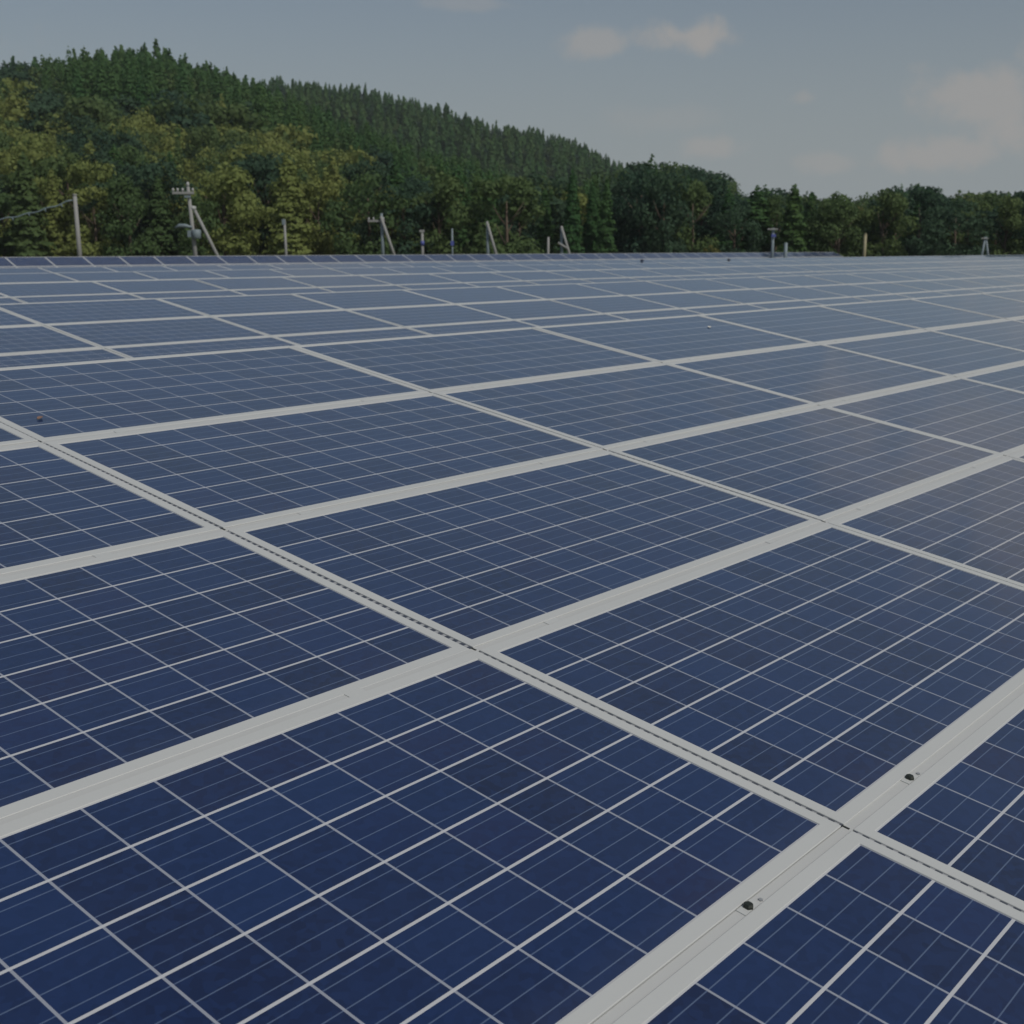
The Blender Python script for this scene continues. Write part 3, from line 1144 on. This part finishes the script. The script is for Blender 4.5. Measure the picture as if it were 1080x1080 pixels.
za = z_at(239, D)
mb = MB(); mb.tube([(-1.25, -.2, za - .09), (-.95, -.2, za + .06), (-.55, -.2, za + .05), (-.1, -.2, za - .05)], [.05, .13, .13, .06], 8)
mb.obj('lamp_arm', P2, [M_BLUEGREY], True)
zx = z_at(247, D)
seg(P2, 'transformer', [(.16, -.25, zx - .30), (.16, -.25, zx - .25), (.16, -.25, zx + .24), (.16, -.25, zx + .30)], [.22, .30, .30, .24], M_BLUEGREY, 14)
sq(P2, 'meter_box', (-.42, -.35, zx - .2), (-.15, -.15, zx + .24), M_BLUEGREY)
seg(P2, 'stay_pole', [(-.02, .05, z_at(219, D)), (2.0, .25, 0)], [.10, .12], M_CONC)
seg(P2, 'stay_collar', [(-.2, .05, z_at(219, D)), (.12, .05, z_at(220, D))], .15, M_WHITEP)

# thin bare pole
D = 95.0
P3 = pole_root('lamp_post', 301, D, 'thin bare grey pole with a small box head standing alone', 'pole', POLEG)
zt = z_at(231.5, D)
seg(P3, 'shaft', [(0.05, 0, -.3), (-.02, 0, zt)], [.11, .085], M_CONC, 8)
sq(P3, 'head', (-.19, -.1, zt - .38), (.05, .1, zt + .02), M_BLUEGREY)

# pole with white stay, arms
D = 120.0


def stay_group(px, D, top, arm, stay_top, stay_x, label, arms=True, base_x=0.):
    k = D / 1330
    r_ = pole_root('utility_pole', px, D, label, group=POLEG)
    seg(r_, 'shaft', [(0, 0, -.3), (-.08, 0, z_at(top, D))], [.17, .11], M_BLUEGREY)
    if arms:
        za_ = z_at(arm, D)
        sq(r_, 'crossarm', (-1.25, -.25, za_ - .09), (.2, -.12, za_ + .07), M_CONC)
        for xx in (-1.15, -.75, .1):
            seg(r_, 'insulator', [(xx, -.18, za_ + .07), (xx, -.18, za_ + .3)], [.09, .05], M_WHITEP, 6)
    seg(r_, 'stay_pole', [(-.12, -.35, z_at(stay_top, D)), (stay_x * k, -.1, 0)], [.115, .14], M_CONC)
    return r_


P4 = stay_group(404, 110, 225, 233, 228, 16.5, 'bluish pole with a crossarm and a thick white slanting stay')
D = 118.0
P5 = pole_root('post', 445.5, D, 'short grey post with a blue band', 'post', POLEG)
seg(P5, 'shaft', [(0, 0, -.3), (0, 0, z_at(244, D))], [.14, .12], M_CONC)
seg(P5, 'band', [(0, 0, z_at(259, D)), (0, 0, z_at(254, D))], .19, M_SIGN)
sq(P5, 'head', (-.25, -.15, z_at(245, D)), (.2, .15, z_at(242.5, D)), M_CONC)
P6 = pole_root('post', 477, D, 'thin bluish post with a small blue plate', 'post', POLEG)
seg(P6, 'shaft', [(0, 0, -.3), (0, 0, z_at(241, D))], [.10, .08], M_BLUEGREY, 8)
sq(P6, 'plate', (-.16, -.16, z_at(259, D)), (.16, -.11, z_at(254, D)), M_SIGN)
P7 = stay_group(515, 114, 236, 0, 233.5, 12.5, 'thin bluish pole behind a leaning white stay', arms=False)
P8 = pole_root('post', 578, 116, 'short dull grey post left of the A-shaped stay pole', 'post', POLEG)
seg(P8, 'shaft', [(0, 0, -.3), (.03, 0, z_at(250, 116))], [.13, .10], M_CONC, 8)
P9 = stay_group(593, 117, 239, 0, 238.5, 12, 'pale pole and stay making an A-shape before dark trees', arms=False)
seg(P9, 'brace', [(-.4, -.3, z_at(256, 117)), (.45, -.3, z_at(262, 117))], .1, M_CONC, 8)
D = 112.0
P10 = pole_root('utility_pole', 815, D, 'grey pole with a short crossarm before the dark right-hand wood', group=POLEG)
seg(P10, 'shaft', [(0, 0, -.3), (0, 0, z_at(240.5, D))], [.15, .12], M_BLUEGREY)
sq(P10, 'crossarm', (-.55, -.3, z_at(242.5, D)), (.35, -.18, z_at(241, D)), M_CONC)
sq(P10, 'plate', (-.2, -.3, z_at(250, D)), (.2, -.22, z_at(247, D)), M_SIGN)
P11 = pole_root('post', 829, D, 'very short dull post right of the grey pole', 'post', POLEG)
seg(P11, 'shaft', [(0, 0, -.3), (0, 0, z_at(256, D))], [.18, .15], M_BLUEGREY, 8)
P12 = pole_root('post', 912.3, 118.0, 'stout yellow-tan post standing alone', 'post', POLEG)
seg(P12, 'shaft', [(0, 0, -.3), (0, 0, z_at(247.5, 118.0))], [.15, .14], M_YELLOW)
seg(P12, 'pole_cap', [(0, 0, z_at(247.5, 118.0)), (0, 0, z_at(246.3, 118.0))], [.16, .11], M_YELLOW)
D = 112.0
P13 = pole_root('utility_pole', 1040, D, 'small grey A-frame pole before the wood at the far right', group=POLEG)
seg(P13, 'leg', [(-.45, 0, -.3), (-.1, 0, z_at(250, D))], [.12, .09], M_BLUEGREY, 8)
seg(P13, 'leg', [(.55, 0, -.3), (-.05, 0, z_at(250, D))], [.12, .09], M_BLUEGREY, 8)
sq(P13, 'crossarm', (-.5, -.2, z_at(252, D)), (.12, -.12, z_at(250.8, D)), M_CONC)

# ochre shrub by the bank
q = broadleaf(91, 900, .09, r=.5, lobes=10)
root = empty('shrub', Matrix.Translation(ground_at(750, 112)))
tag(root, 'low rounded ochre shrub just above the distant panel bank', 'shrub')
me = quads_to_mesh('shrub_crown', q, [M_RUST], None, np.zeros(len(q)))
c = link('crown', me, root); c.scale = (1.75, 1.75, z_at(260, 112) + .15)
mb = MB(); mb.tube([(0, 0, -.1), (0, 0, .9)], [.06, .03], 6)
mb.obj('stem', root, [M_BARK])
